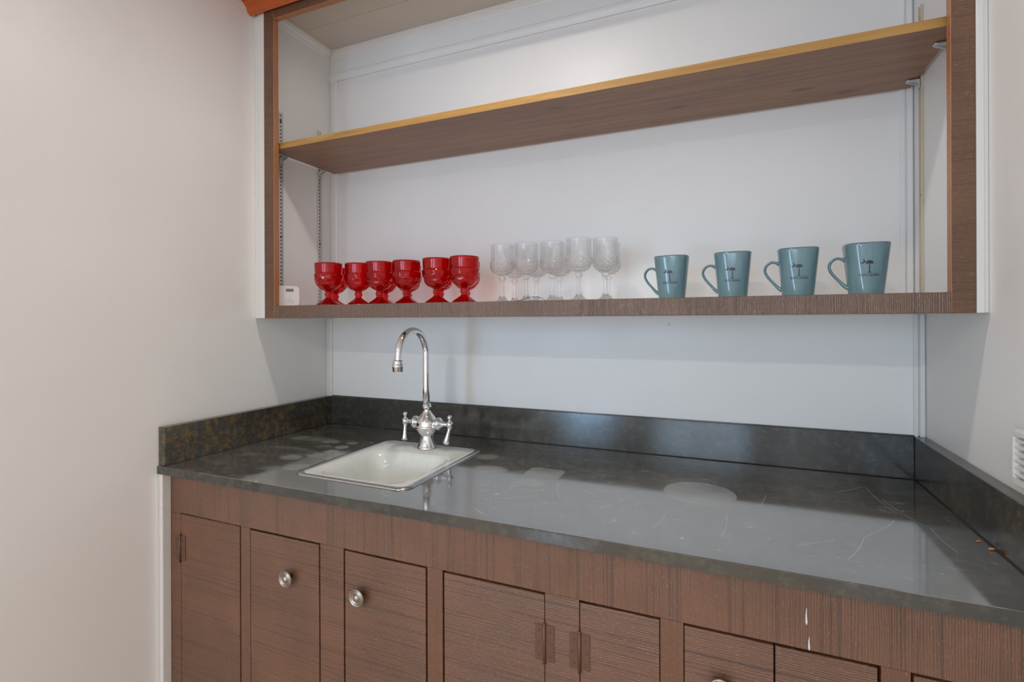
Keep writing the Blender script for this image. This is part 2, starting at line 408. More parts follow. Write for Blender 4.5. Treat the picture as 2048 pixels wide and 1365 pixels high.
# stained wood crown round the top of the wall
def crown_prof(s=1):
    return [(0, 2.352), (.010, 2.345), (.022, 2.352), (.026, 2.366), (.045, 2.380), (.058, 2.410), (.088, 2.438), (.094, 2.466), (.112, 2.474), (.112, CEIL), (0, CEIL)]
b = B(); p = crown_prof(); prism(b, [(YF-u, v-(.030 if v < 2.39 else 0)) for u, v in p], 'x', 0.0, W); struct('trim_6', b, 'crown')
b = B(); prism(b, [(u, v) for u, v in p], 'y', -2.3, YF-.03); struct('trim_7', b, 'crown')
b = B(); prism(b, [(W-u, v) for u, v in p], 'y', YR, YF-.03); struct('trim_8', b, 'crown')

# wall blemishes
b = B(); lathe(b, [(.0045, 0), (.0040, -.0009), (.002, -.0014), (0, -.0015)], 16, 1.283, 0, 1.2965, 'y'); wb = bpy.data.objects['wall_back']; obj('filled_nail_hole', b, 'wall', wb)

# hanging ceiling light fittings above; the third is added for fill
for i, (lx, ly, lab) in enumerate(((.92, -.68, 'white round hanging ceiling light nearest the wall cabinet'), (.95, -3.07, 'white round hanging ceiling light farther back in the room'), (-1.0, -3.07, 'white round hanging ceiling light added for fill beyond the left wall'))):
    tl = thing('ceiling_light', (lx, ly, CEIL), lab, 'ceiling light', 'ceiling lights')
    b = B(); lathe(b, [(.0, 0), (.062, -.0005), (.062, -.012), (.020, -.024), (.012, -.030), (.012, -.090), (.030, -.100), (.075, -.112), (.086, -.128), (.086, -.140), (.078, -.140), (.066, -.132), (0, -.132)], 40, lx, ly, CEIL); obj('housing', b, 'fixture', tl)

# ================================================================== WALL CABINET
cab = thing('wall_cabinet', (W/2, 0, 1.3197), 'white-painted open wall cabinet with a dark rough-sawn face frame', 'cabinet')
Z0, Z1, ZT = 1.3197, 2.354, 2.3235
def stile(name, x0, x1, innerleft):
    b = B(); y0, y1 = YF, YF+.020
    box(b, x0, x1, y0, y1, Z0, 2.35, .0009, 1)
    b.faces.ensure_lookup_table()
    for f in b.faces:
        f.normal_update()
        if (f.normal.x > .7 and not innerleft) or (f.normal.x < -.7 and innerleft): f.material_index = 1
    obj(name, b, ['frame_z', 'edge'], cab)
stile('stile', .0482, .0916, False); stile('stile', 1.8325, 1.8695, True)
b = B(); box(b, .0918, 1.8323, YF, YF+.020, Z0, 1.3600, .0008, 1); obj('bottom_rail', b, 'frame_x', cab)
b = B(); box(b, .0918, 1.8323, YF, YF+.020, 2.291, 2.349, .0008, 1)
for f in b.faces:
    f.normal_update()
    if f.normal.z < -.7: f.material_index = 1
obj('top_rail', b, ['frame_x', 'edge'], cab)
obj('bottom_board', bx(.0002, W-.0002, YF+.0205, -.0002, Z0+.0006, 1.3598, .0005, 1), 'niche', cab)
LI, RI = .0215, 1.8669
obj('side_panel', bx(.0002, LI, YF+.0205, -.0002, 1.3602, 2.39), 'niche', cab)
obj('side_panel', bx(RI, W-.0002, YF+.0205, -.0002, 1.3602, 2.39), 'niche', cab)
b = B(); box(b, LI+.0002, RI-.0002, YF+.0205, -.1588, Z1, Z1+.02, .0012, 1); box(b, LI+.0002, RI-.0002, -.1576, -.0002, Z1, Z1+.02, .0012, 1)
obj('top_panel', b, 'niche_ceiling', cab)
b = B(); strip_z(b, LI+.0002, .056, 1.3602, 2.238); obj('corner_moulding', b, 'niche', cab)
b = B(); strip_z(b, 1.8385, RI-.0002, 1.3602, 2.238); obj('corner_moulding', b, 'niche', cab)
b = B()
prism(b, [(-.0002, 2.3538), (-.020, 2.3538), (-.017, 2.342), (-.009, 2.334), (-.007, 2.328), (-.004, 2.3255), (-.004, 2.271), (-.011, 2.268), (-.0135, 2.262), (-.0125, 2.254), (-.008, 2.246), (-.006, 2.2388), (-.0002, 2.2388)], 'x', LI+.0002, RI-.0002)
obj('back_crown', b, 'niche', cab)
for sx, s in ((LI+.0002, 1), (RI-.0002, -1)):
    b = B(); prism(b, [(sx, 2.3538), (sx+s*.020, 2.3538), (sx+s*.017, 2.342), (sx+s*.009, 2.334), (sx+s*.008, 2.326), (sx+s*.003, 2.322), (sx, 2.322)], 'y', YF+.021, -.0205); obj('side_crown', b, 'niche', cab)
b = B(); prism(b, [(-.0003, 1.3602), (-.010, 1.3602), (-.010, 1.368), (-.006, 1.374), (-.0003, 1.376)], 'x', .0565, 1.8380); obj('base_moulding', b, 'niche', cab)

# slotted standards and clips
def standard(x, s, y, z0, z1, beige, label=None):
    """metal channel on the side panel at X, facing +s; slots in its middle"""
    b = B(); wd = .0165
    box(b, *sorted((x+s*.0003, x+s*.0012)), y-wd/2, y+wd/2, z0, z1)
    for e in (-1, 1):
        box(b, *sorted((x+s*.0012, x+s*.0050)), y+e*wd/2-.0022*(e > 0), y+e*wd/2+.0022*(e < 0), z0, z1)
    o = obj('shelf_standard', b, beige, cab)
    b = B(); z = z0+.012; k = 0
    while z < z1-.008:
        h = .0046
        box(b, *sorted((x+s*.0012, x+s*.0017)), y-.0026, y+.0026, z-h/2, z+h/2)
        z += .0254/2; k += 1
    obj('slots', b, 'dark', o)
    for zz in (z0+.006, z0+.24, z1-.03):
        b = B(); lathe(b, [(.0042, 0), (.0036, s*.0014), (.0014, s*.0020), (0, s*.0020)], 12, x+s*.0018, y, zz, 'x'); obj('screw', b, 'dark', o)
    # clip that carries the shelf
    b = B(); zc = 1.8765
    prism(b, [(x+s*.0015, zc), (x+s*.026, zc), (x+s*.030, zc-.002), (x+s*.022, zc-.0065), (x+s*.010, zc-.010), (x+s*.0075, zc-.022), (x+s*.0015, zc-.024)], 'y', y-.0075, y-.0060)
    prism(b, [(x+s*.0015, zc), (x+s*.026, zc), (x+s*.030, zc-.002), (x+s*.022, zc-.0065), (x+s*.010, zc-.010), (x+s*.0075, zc-.022), (x+s*.0015, zc-.024)], 'y', y+.0060, y+.0075)
    box(b, *sorted((x+s*.0052, x+s*.031)), y-.0075, y+.0075, zc-.0016, zc-.0002)
    box(b, *sorted((x+s*.0052, x+s*.0064)), y-.0075, y+.0075, zc-.022, zc-.001)
    obj('clip', b, 'zinc', o)
standard(LI, 1, -.2466, 1.362, 2.032, 'zinc'); standard(LI, 1, -.0660, 1.362, 2.029, 'zinc')
standard(RI, -1, -.2400, 1.362, 2.05, 'cream'); standard(RI, -1, -.0640, 1.362, 2.05, 'cream')

# upper shelf
b = B(); box(b, .0465, 1.8575, -.3086, -.0145, 1.8772, 1.8974, .0012, 2)
for f in b.faces:
    f.normal_update()
    if f.normal.y < -.6: f.material_index = 1
s = obj('shelf_board', b, ['shelf', 'shelf_edge'])
s['label'] = 'long brown wooden shelf board with ochre front edge across the wall cabinet'; s['category'] = 'shelf'

# ================================================================== COUNTERTOP
ct = thing('countertop', (W/2, -.3, ZC), 'dark scratched stone-look countertop with low splashes along three sides', 'countertop')
SX0, SX1, SY0, SY1 = .404, .758, -.566, -.158     # sink cut-out outer ring
hx0, hx1, hy0, hy1 = SX0+.014, SX1-.014, SY0+.014, SY1-.014
b = B(); zt, zb = ZC, ZC-.0223
# slab with a hole: four boxes welded visually, front edge eased
def slab(bm):
    outer = [(0.0003, -.648), (W-.0003, -.648), (W-.0003, -.0003), (.0003, -.0003)]; inner = [(hx0, hy0), (hx1, hy0), (hx1, hy1), (hx0, hy1)]
    T = [bm.verts.new((x, y, zt)) for x, y in outer]; t2 = [bm.verts.new((x, y, zt)) for x, y in inner]
    L = [bm.verts.new((x, y, zb)) for x, y in outer]; l2 = [bm.verts.new((x, y, zb)) for x, y in inner]
    for i in range(4):
        j = (i+1) % 4
        bm.faces.new((T[i], T[j], t2[j], t2[i])); bm.faces.new((L[i], l2[i], l2[j], L[j]))
        bm.faces.new((T[i], L[i], L[j], T[j])); bm.faces.new((t2[i], t2[j], l2[j], l2[i]))
    e = [e for e in bm.edges if {e.verts[0], e.verts[1]} == {T[0], T[1]}]
    bmesh.ops.bevel(bm, geom=e, offset=.0016, segments=2, affect='EDGES', profile=.5)
slab(b)
for f in b.faces:
    f.normal_update()
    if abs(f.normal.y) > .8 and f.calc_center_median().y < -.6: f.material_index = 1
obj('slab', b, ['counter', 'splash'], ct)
SH = .1058
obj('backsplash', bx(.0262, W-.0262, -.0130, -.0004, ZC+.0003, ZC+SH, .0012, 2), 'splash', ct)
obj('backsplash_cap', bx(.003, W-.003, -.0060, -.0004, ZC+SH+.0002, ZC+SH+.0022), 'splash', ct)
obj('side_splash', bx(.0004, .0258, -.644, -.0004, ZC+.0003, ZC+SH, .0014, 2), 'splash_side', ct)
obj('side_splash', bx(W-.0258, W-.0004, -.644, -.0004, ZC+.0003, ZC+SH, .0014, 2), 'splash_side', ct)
b = B(); tube(b, [(.0275, -.0145, ZC+.0008), (W-.0275, -.0145, ZC+.0008)], .0012, 6); tube(b, [(W-.0275, -.0145, ZC+.0008), (W-.0275, -.640, ZC+.0008)], .0009, 6); tube(b, [(.0275, -.0145, ZC+.0008), (.0275, -.640, ZC+.0008)], .0009, 6)
obj('caulk_line', b, 'dark', ct)

# ================================================================== SINK
snk = thing('sink', ((SX0+SX1)/2, (SY0+SY1)/2, ZC), 'small white porcelain bar sink with a metal rim set into the countertop', 'sink')
def rrect(x0, x1, y0, y1, r, n=8):
    pts = []
    for cx, cy, a0 in ((x1-r, y1-r, 0), (x0+r, y1-r, pi/2), (x0+r, y0+r, pi), (x1-r, y0+r, 3*pi/2)):
        for k in range(n+1):
            a = a0 + pi/2*k/n; pts.append((cx+r*math.cos(a), cy+r*math.sin(a)))
    return pts
def loops(bm, L, smooth=True, cap=False):
    R = [[bm.verts.new(p) for p in l] for l in L]
    n = len(R[0])
    for a, c in zip(R, R[1:]):
        for i in range(n):
            j = (i+1) % n; f = bm.faces.new((a[i], a[j], c[j], c[i])); f.smooth = smooth
    if cap: bm.faces.new(R[-1])
    return R
def rl(ins, z, r, d=(0, 0, 0, 0)):
    return [(x, y, z) for x, y in rrect(SX0+ins+d[0], SX1-ins-d[1], SY0+ins+d[2], SY1-ins-d[3], r)]
b = B()
loops(b, [rl(0, ZC+.0004, .034), rl(.0008, ZC+.0026, .034), rl(.003, ZC+.0038, .033), rl(.013, ZC+.0040, .026), rl(.0150, ZC+.0034, .025), rl(.0152, ZC-.003, .025)])
obj('mounting_rim', b, 'steel', snk)
b = B()
bd = (.028, .022, .012, .098)   # basin inset from the deck: left, right, front, back
def bl(i, z, r): return rl(.0155+i, z, r, bd)
loops(b, [rl(.0153, ZC-.004, .024), rl(.0155, ZC+.0022, .024), rl(.0175, ZC+.0032, .023), rl(.0175, ZC+.0032, .023, (.006, .006, .004, .006)),
          bl(-.002, ZC+.0026, .055), bl(.003, ZC+.0012, .054), bl(.010, ZC-.005, .050), bl(.017, ZC-.016, .048), bl(.024, ZC-.04, .045), bl(.030, ZC-.09, .042), bl(.036, ZC-.125, .040), bl(.050, ZC-.142, .034), bl(.075, ZC-.148, .028), bl(.105, ZC-.150, .012)], cap=True)
obj('basin', b, 'enamel', snk)
dx, dy = (SX0+SX1)/2, (SY0+SY1)/2-.045
b = B(); lathe(b, [(.0, -.1465), (.020, -.1468), (.026, -.1478), (.030, -.1462), (.038, -.1470), (.040, -.1496)], 36, dx, dy, ZC); obj('drain', b, 'chrome', snk, True)

# ================================================================== FAUCET
FX, FY, FZ = .5895, -.212, ZC+.0034
fa = thing('faucet', (FX, FY, FZ), 'chrome gooseneck bar faucet with two lever handles standing on the sink', 'faucet')
b = B()
lathe(b, [(r_, z_*1.09) for r_, z_ in [(.030, 0), (.0305, .003), (.0285, .006), (.0265, .010), (.0235, .018), (.0205, .027), (.0185, .036), (.0183, .0375), (.0225, .040), (.0255, .044), (.0300, .050), (.0345, .057), (.0365, .061),
          (.0345, .0635), (.0330, .066), (.0335, .072), (.0315, .079), (.0265, .086), (.0205, .093), (.0150, .099), (.0118, .104), (.0108, .109), (.0118, .1135), (.0135, .115), (.0140, .117), (.0130, .119), (.0125, .1195), (.0122, .125), (.0105, .126)]], 40, FX, FY, FZ)
obj('body', b, 'chrome', fa)
zc = FZ+.0775
for s in (-1, 1):
    b = B(); lathe(b, [(.0150, s*.026), (.0130, s*.032), (.0120, s*.0345), (.0175, s*.0365), (.0190, s*.040), (.0188, s*.045), (.0165, s*.048), (.0120, s*.051), (.0085, s*.056), (.0062, s*.061), (.0056, s*.068), (.0056, s*.073)], 28, FX, FY, zc, 'x')
    obj('valve_housing', b, 'chrome', fa)
for s, tilt in ((-1, .0), (1, -.013)):
    b = B(); hx = FX+s*.0800
    lathe(b, [(.0, -.0120), (.005, -.0108), (.0092, -.0065), (.0106, 0), (.0092, .0062), (.0052, .0100), (.0038, .0125), (.0036, .0150), (.0058, .0172), (.0074, .0215), (.0066, .0255), (.0038, .0285), (0, .0295)], 24, hx, FY, zc)
    L = [(hx+tilt*k*.9, FY-.004*k, zc-.010-.050*k) for k in (0, .12, .3, .5, .7, .85, .93, .97, 1.0)]
    tube(b, L, [.0062, .0058, .0062, .0074, .0088, .0100, .0096, .0070, .0022], 18)
    obj('lever_handle', b, 'chrome', fa)
R = .0715; zc2 = 1.2085; pr = .0103
pts = [(FX-.0025, FY, FZ+.130), (FX-.0025, FY, 1.10), (FX-.0025, FY, 1.16)] + [(FX-.0025, FY-R+R*math.cos(a), zc2+R*math.sin(a)) for a in [pi*k/28 for k in range(0, 29)]] + [(FX-.0025, FY-2*R-.001, zc2-.014), (FX-.0025, FY-2*R-.002, zc2-.024)]
b = B(); tube(b, pts, pr, 24); obj('spout', b, 'chrome', fa)
b = B(); lathe(b, [(.0108, .006), (.0130, .004), (.0140, .0), (.0140, -.006), (.0155, -.008), (.0165, -.010), (.0165, -.014), (.0150, -.016), (.0150, -.026), (.0138, -.0275), (.0, -.0262)], 28, FX-.0025, FY-2*R-.002, 1.1935); obj('aerator', b, 'chrome', fa)

# ================================================================== BASE CABINET
YC = -.623
bc = thing('base_cabinet', (W/2, -.3, 0), 'dark brown rough-sawn base cabinet with flush doors beneath the countertop', 'cabinet')
doors = [(.0595, .2925, 'z', 'L', None), (.3256, .5560, 'z', None, (.4640, .690)), (.6263, .8520, 'z', None, (.6775, .6895)), (.8898, 1.1174, 'z', 'R', None),
         (1.1856, 1.3318, 'z', 'L', None), (1.3711, 1.5110, 'z', None, (1.4310, .6950)), (1.5110, 1.6544, 'z', None, None), (1.6913, 1.858, 'z', None, None)]
DT, DB = .7842, .105
stiles = [(.0205, .0595, 'sawn_z'), (.2925, .3256, 'sawn_soft'), (.5560, .6263, 'sawn_z'), (.8520, .8898, 'sawn_soft'), (1.1174, 1.1856, 'sawn_z'), (1.3318, 1.3711, 'sawn_soft'), (1.6544, 1.6913, 'sawn_soft'), (1.858, W-.0005, 'sawn_z')]
b = B(); box(b, .0205, W-.001, YC+.0215, YC+.030, .002, .8905); box(b, .0205, .038, YC+.0305, -.001, .002, .8905); box(b, W-.019, W-.001, YC+.0305, -.001, .002, .8905); box(b, .0385, W-.0195, YC+.0305, -.001, .09, .105)
obj('carcass', b, 'gap', bc)  # includes a dark backing added behind the doors as gap shade
obj('top_rail', bx(.0205, W-.0005, YC, YC+.020, DT+.0002, .8912, .0006, 1), 'sawn_x', bc)
obj('bottom_rail', bx(.0205, W-.0005, YC, YC+.020, .002, DB-.0002, .0006, 1), 'sawn_x', bc)
for x0, x1, mt in stiles: obj('stile', bx(x0+.0001, x1-.0001, YC, YC+.020, DB, DT, .0006, 1), mt, bc)
def knob(x, z, door):
    b = B(); k = 1.0
    lathe(b, [(.0055, .0), (.0050, .010), (.0075, .0125), (.0165, .0140), (.0196, .0160), (.0202, .0182), (.0190, .0200), (.0172, .0198), (.0160, .0172), (.0150, .0172), (.0142, .0200), (.0124, .0203), (.0112, .0176), (.0094, .0174), (.0086, .0195), (.0070, .0215), (.0048, .0226), (.0024, .0232), (0, .0233)], 40, x, YC, z, 'y')
    bmesh.ops.scale(b, vec=(1, -1, 1), verts=b.verts, space=Matrix.Translation((0, -YC, 0)))
    obj('knob', b, 'pewter', door)
def hinge(x, z0, z1, door):
    b = B(); y = YC
    for s in (-1, 1):
        box(b, *sorted((x+s*.0016, x+s*.0195)), y-.0016, y-.0001, z0+.001*(s > 0), z1+.001*(s > 0), .0004, 1)
        for q, zz in enumerate((z0+.011, (z0+z1)/2, z1-.011)):
            lathe(b, [(.0026, -.0016), (.0024, -.0024), (.0010, -.0027), (0, -.0027)], 10, x+s*(.0115+.002*(q % 2)), y, zz, 'y')
    tube(b, [(x, y-.0030, z0-.004), (x, y-.0030, z1+.004)], .0030, 12)
    for zz in (z0-.004, z1+.004): lathe(b, [(0, -.003), (.0022, -.002), (.0032, 0), (.0022, .002), (0, .003)], 10, x, y-.003, zz)
    for k in range(1, 5):
        zz = z0+(z1-z0)*k/5; lathe(b, [(.00315, -.0004), (.0034, 0), (.00315, .0004)], 12, x, y-.003, zz)
    obj('hinge', b, 'bronze', door)
for i, (x0, x1, g, hg, kn) in enumerate(doors):
    gl = .0012 if hg == 'L' or i in (1, 5) else .0035
    gr = .0012 if hg == 'R' or i == 4 else .0042
    if i == 5: gr = .0012
    if i == 6: gl = .0012
    if i == 0: gr = .0050
    door = obj('door', bx(x0+gl, x1-gr, YC+.0004, YC+.019, DB+.004, DT-(.0022 if i == 0 else .0045), .0008, 1), 'sawn_z', bc)
    if kn: knob(kn[0], kn[1], door)
    if hg == 'L': hinge(x0+.0006, .6545, .7215, door)
    if hg == 'R': hinge(x1-.0006, .6530, .7220, door)
for dxx, za, zb_ in ((1.5565, .8245, .8515), (1.5600, .7850, .8060)):
    b = B(); tube(b, [(dxx+.0004, YC-.0002, zb_), (dxx-.0003, YC-.0003, (za+zb_)/2+.004), (dxx, YC-.0004, za+.004), (dxx, YC-.0003, za)], [.0003, .0009, .0017, .0008], 8); obj('paint_drip', b, 'white_drip', bc)

# ================================================================== GOBLETS
SZ = 1.3600
def goblet_mesh():
    b = B()
    outer = [(.0365, .0), (.0372, .0016), (.0355, .0040), (.0300, .0085), (.0230, .0130), (.0165, .0175), (.0115, .0215), (.0092, .0245), (.0098, .0275), (.0118, .0310), (.0125, .0340), (.0115, .0370), (.0098, .0395), (.0105, .0425), (.0160, .0455), (.0250, .0500), (.0320, .0560), (.0368, .0630), (.0398, .0710), (.0418, .0790), (.0430, .0860), (.0436, .0920), (.0434, .0950), (.0412, .0965), (.0408, .0990), (.0414, .1060), (.0420, .1150), (.0424, .1240), (.0424, .1280), (.0418, .1292), (.0404, .1290)]
    inner = [(.0398, .1280), (.0396, .1150), (.0386, .1000), (.0382, .0900), (.0366, .0790), (.0328, .0680), (.0262, .0590), (.0175, .0530), (.0080, .0505), (.0, .0500)]
    pr = []
    for (a, z), (c, y) in zip(outer, outer[1:]):
        k = max(1, int(math.hypot(c-a, y-z)/.0022)); pr += [(a+(c-a)*i/k, z+(y-z)*i/k, 1) for i in range(k)]
    pr.append((*outer[-1], 0)); pr += [(r, z, 0) for r, z in inner]
    n = 72; rings = []
    for r, z, rel in pr:
        ring = []
        for i in range(n):
            a = 2*pi*i/n; rr = r
            if rel:
                if .046 < z < .0955 and r > .016:
                    row = (z-.046)/.0165; k = math.floor(row); ph = (k % 2)*pi/9
                    u = abs(((a+ph)*9/(2*pi)) % 1 - .5)*2; v = abs(row-k-.5)*2
                    rr = r - .0028*max(0, 1-(u*u+v*v)) + .0008
                elif r < .016 or z < .020: rr = r*(1+.02*math.cos(8*a))
            ring.append(b.verts.new((rr*math.cos(a), rr*math.sin(a), z*1.035)))
        rings.append(ring)
    for p, q in zip(rings, rings[1:]):
        for i in range(n):
            j = (i+1) % n; f = b.faces.new((p[i], p[j], q[j], q[i])); f.smooth = True
    b.faces.new(list(reversed(rings[0])))
    bmesh.ops.remove_doubles(b, verts=b.verts, dist=1e-6)
    return b
gproto = obj('red_goblet', goblet_mesh(), 'ruby')
gproto['category'] = 'goblet'; gproto['group'] = 'ruby red goblets in the wall cabinet'
gl = [(.2700, -.285, 'leftmost ruby red goblet of the front row, nearest the white sensor', 0),
      (.3500, -.238, 'ruby red goblet second from the left in the front row', .4),
      (.4390, -.246, 'ruby red goblet third from the left in the front row', .9),
      (.5320, -.235, 'ruby red goblet fourth from the left in the front row', 1.3),
      (.6470, -.245, 'ruby red goblet fifth from the left in the front row, right of the gap', .2),
      (.7425, -.250, 'rightmost ruby red goblet of the front row, nearest the clear stemware', .7),
      (.1840, -.160, 'ruby red goblet at the back, behind the leftmost one', .3),
      (.3600, -.115, 'ruby red goblet at the back, behind the third one from the left', .1),
      (.4660, -.130, 'ruby red goblet at the back, behind the fourth one from the left', .6),
      (.5950, -.140, 'ruby red goblet at the back, behind the fifth one from the left', .5)]
gl.append((.6900, -.140, 'ruby red goblet at the back, behind the rightmost one', .8))
for i, (x, y, lab, rz) in enumerate(gl):
    o = gproto if i == 0 else gproto.copy()
    if i: COL.objects.link(o)
    o.location = (x, y, SZ); o.rotation_euler = (0, 0, rz); o['label'] = lab

# ================================================================== STEMWARE
def stem_mesh():
    b = B(); n = 96
    outer = [(.0320, .0), (.0328, .0012), (.0310, .0024), (.0240, .0050), (.0165, .0085), (.0110, .0135), (.0080, .0200), (.0066, .0280), (.0058, .0380), (.0056, .0500), (.0060, .0600), (.0074, .0655), (.0098, .0690), (.0102, .0715), (.0082, .0745), (.0078, .0765), (.0110, .0785), (.0190, .0820), (.0262, .0865), (.0315, .0925), (.0345, .0990), (.0356, .1050), (.0352, .1130), (.0344, .1230), (.0336, .1340), (.0332, .1450), (.0334, .1560), (.0338, .1660), (.0337, .1676), (.0328, .1678)]
    inner = [(.0325, .1668), (.0321, .1560), (.0318, .1450), (.0320, .1340), (.0326, .1230), (.0330, .1130), (.0326, .1040), (.0300, .0960), (.0245, .0900), (.0150, .0865), (.0060, .0855), (0, .0853)]
    pr = []
    for (a, z), (c, y) in zip(outer, outer[1:]):
        k = max(1, int(math.hypot(c-a, y-z)/.0013)) if .078 < z < .14 else max(1, int(math.hypot(c-a, y-z)/.004))
        pr += [(a+(c-a)*i/k, z+(y-z)*i/k, 1) for i in range(k)]
    pr.append((*outer[-1], 0)); NO = len(pr); pr += [(r, z, 0) for r, z in inner]
    rings = []
    for r, z, rel in pr:
        ring = []
        for i in range(n):
            a = 2*pi*i/n; rr = r
            if rel:
                if .080 < z < .118 and r > .017:
                    p = a*16/(2*pi); q = (z-.080)/.0125
                    u = abs((p+q) % 1 - .5)*2; v = abs((p-q) % 1 - .5)*2
                    rr = r - .0032*(1-min(u, v)) + .0012 if min(u, v) < 1 else r
                elif .118 <= z < .150:
                    fade = (.150-z)/.032; rr = r - .0008*fade*abs(math.cos(8*a))
                elif r < .0125 or z < .018: rr = r*(1-.06*abs(math.cos(4*a)))
            ring.append(b.verts.new((rr*math.cos(a), rr*math.sin(a), z)))
        rings.append(ring)
    for p, q in zip(rings, rings[1:]):
        for i in range(n):
            j = (i+1) % n; f = b.faces.new((p[i], p[j], q[j], q[i])); z = p[i].co.z; r_ = math.hypot(p[i].co.x, p[i].co.y); cut = .080 < z < .119 and r_ > .017 and p in rings[:NO]; f.smooth = not cut; f.material_index = 1 if cut or z < .014 or .064 < z < .076 else 0
    b.faces.new(list(reversed(rings[0])))
    bmesh.ops.remove_doubles(b, verts=b.verts, dist=1e-6)
    return b
sproto = obj('stem_glass', stem_mesh(), ['crystal', 'crystal_cut'])
sproto['category'] = 'glass'; sproto['group'] = 'clear cut crystal stem glasses in the wall cabinet'
sl = [(.8423, -.205, 'leftmost cut crystal stem glass, closest to the red goblets'),
      (.9165, -.205, 'cut crystal stem glass second from the left in the front row'),
      (.9930, -.200, 'cut crystal stem glass in the middle of the front row'),
      (1.0770, -.228, 'cut crystal stem glass fourth from the left in the front row'),
      (1.1425, -.200, 'rightmost cut crystal stem glass in the front row, nearest the teal mugs'),
      (.8420, -.112, 'cut crystal stem glass at the back, between the first and second front ones'),
      (.9130, -.112, 'cut crystal stem glass at the back, behind the second front one'),
      (.9860, -.112, 'cut crystal stem glass at the back, behind the middle front one'),
      (1.1310, -.112, 'cut crystal stem glass at the back, behind the rightmost front one')]
for i, (x, y, lab) in enumerate(sl):
    o = sproto if i == 0 else sproto.copy()
    if i: COL.objects.link(o)
    o.location = (x, y, SZ); o.rotation_euler = (0, 0, i*.37); o['label'] = lab

# thin dark thread lying at the feet of the stem glasses
b = B(); tube(b, [(.920, -.300, SZ+.0012), (.936, -.285, SZ+.004), (.946, -.275, SZ+.010), (.958, -.262, SZ+.013), (.972, -.252, SZ+.013), (.984, -.250, SZ+.007), (.992, -.250, SZ+.0012)], .0007, 6)
for c in ((.946, -.275, SZ+.010), (.968, -.254, SZ+.0135)): lathe(b, [(0, -.0014), (.0012, -.0008), (.0014, 0), (.0012, .0008), (0, .0014)], 8, *c)
o = obj('thread', b, 'wire'); o['label'] = 'thin dark thread lying at the feet of the crystal glasses'; o['category'] = 'thread'

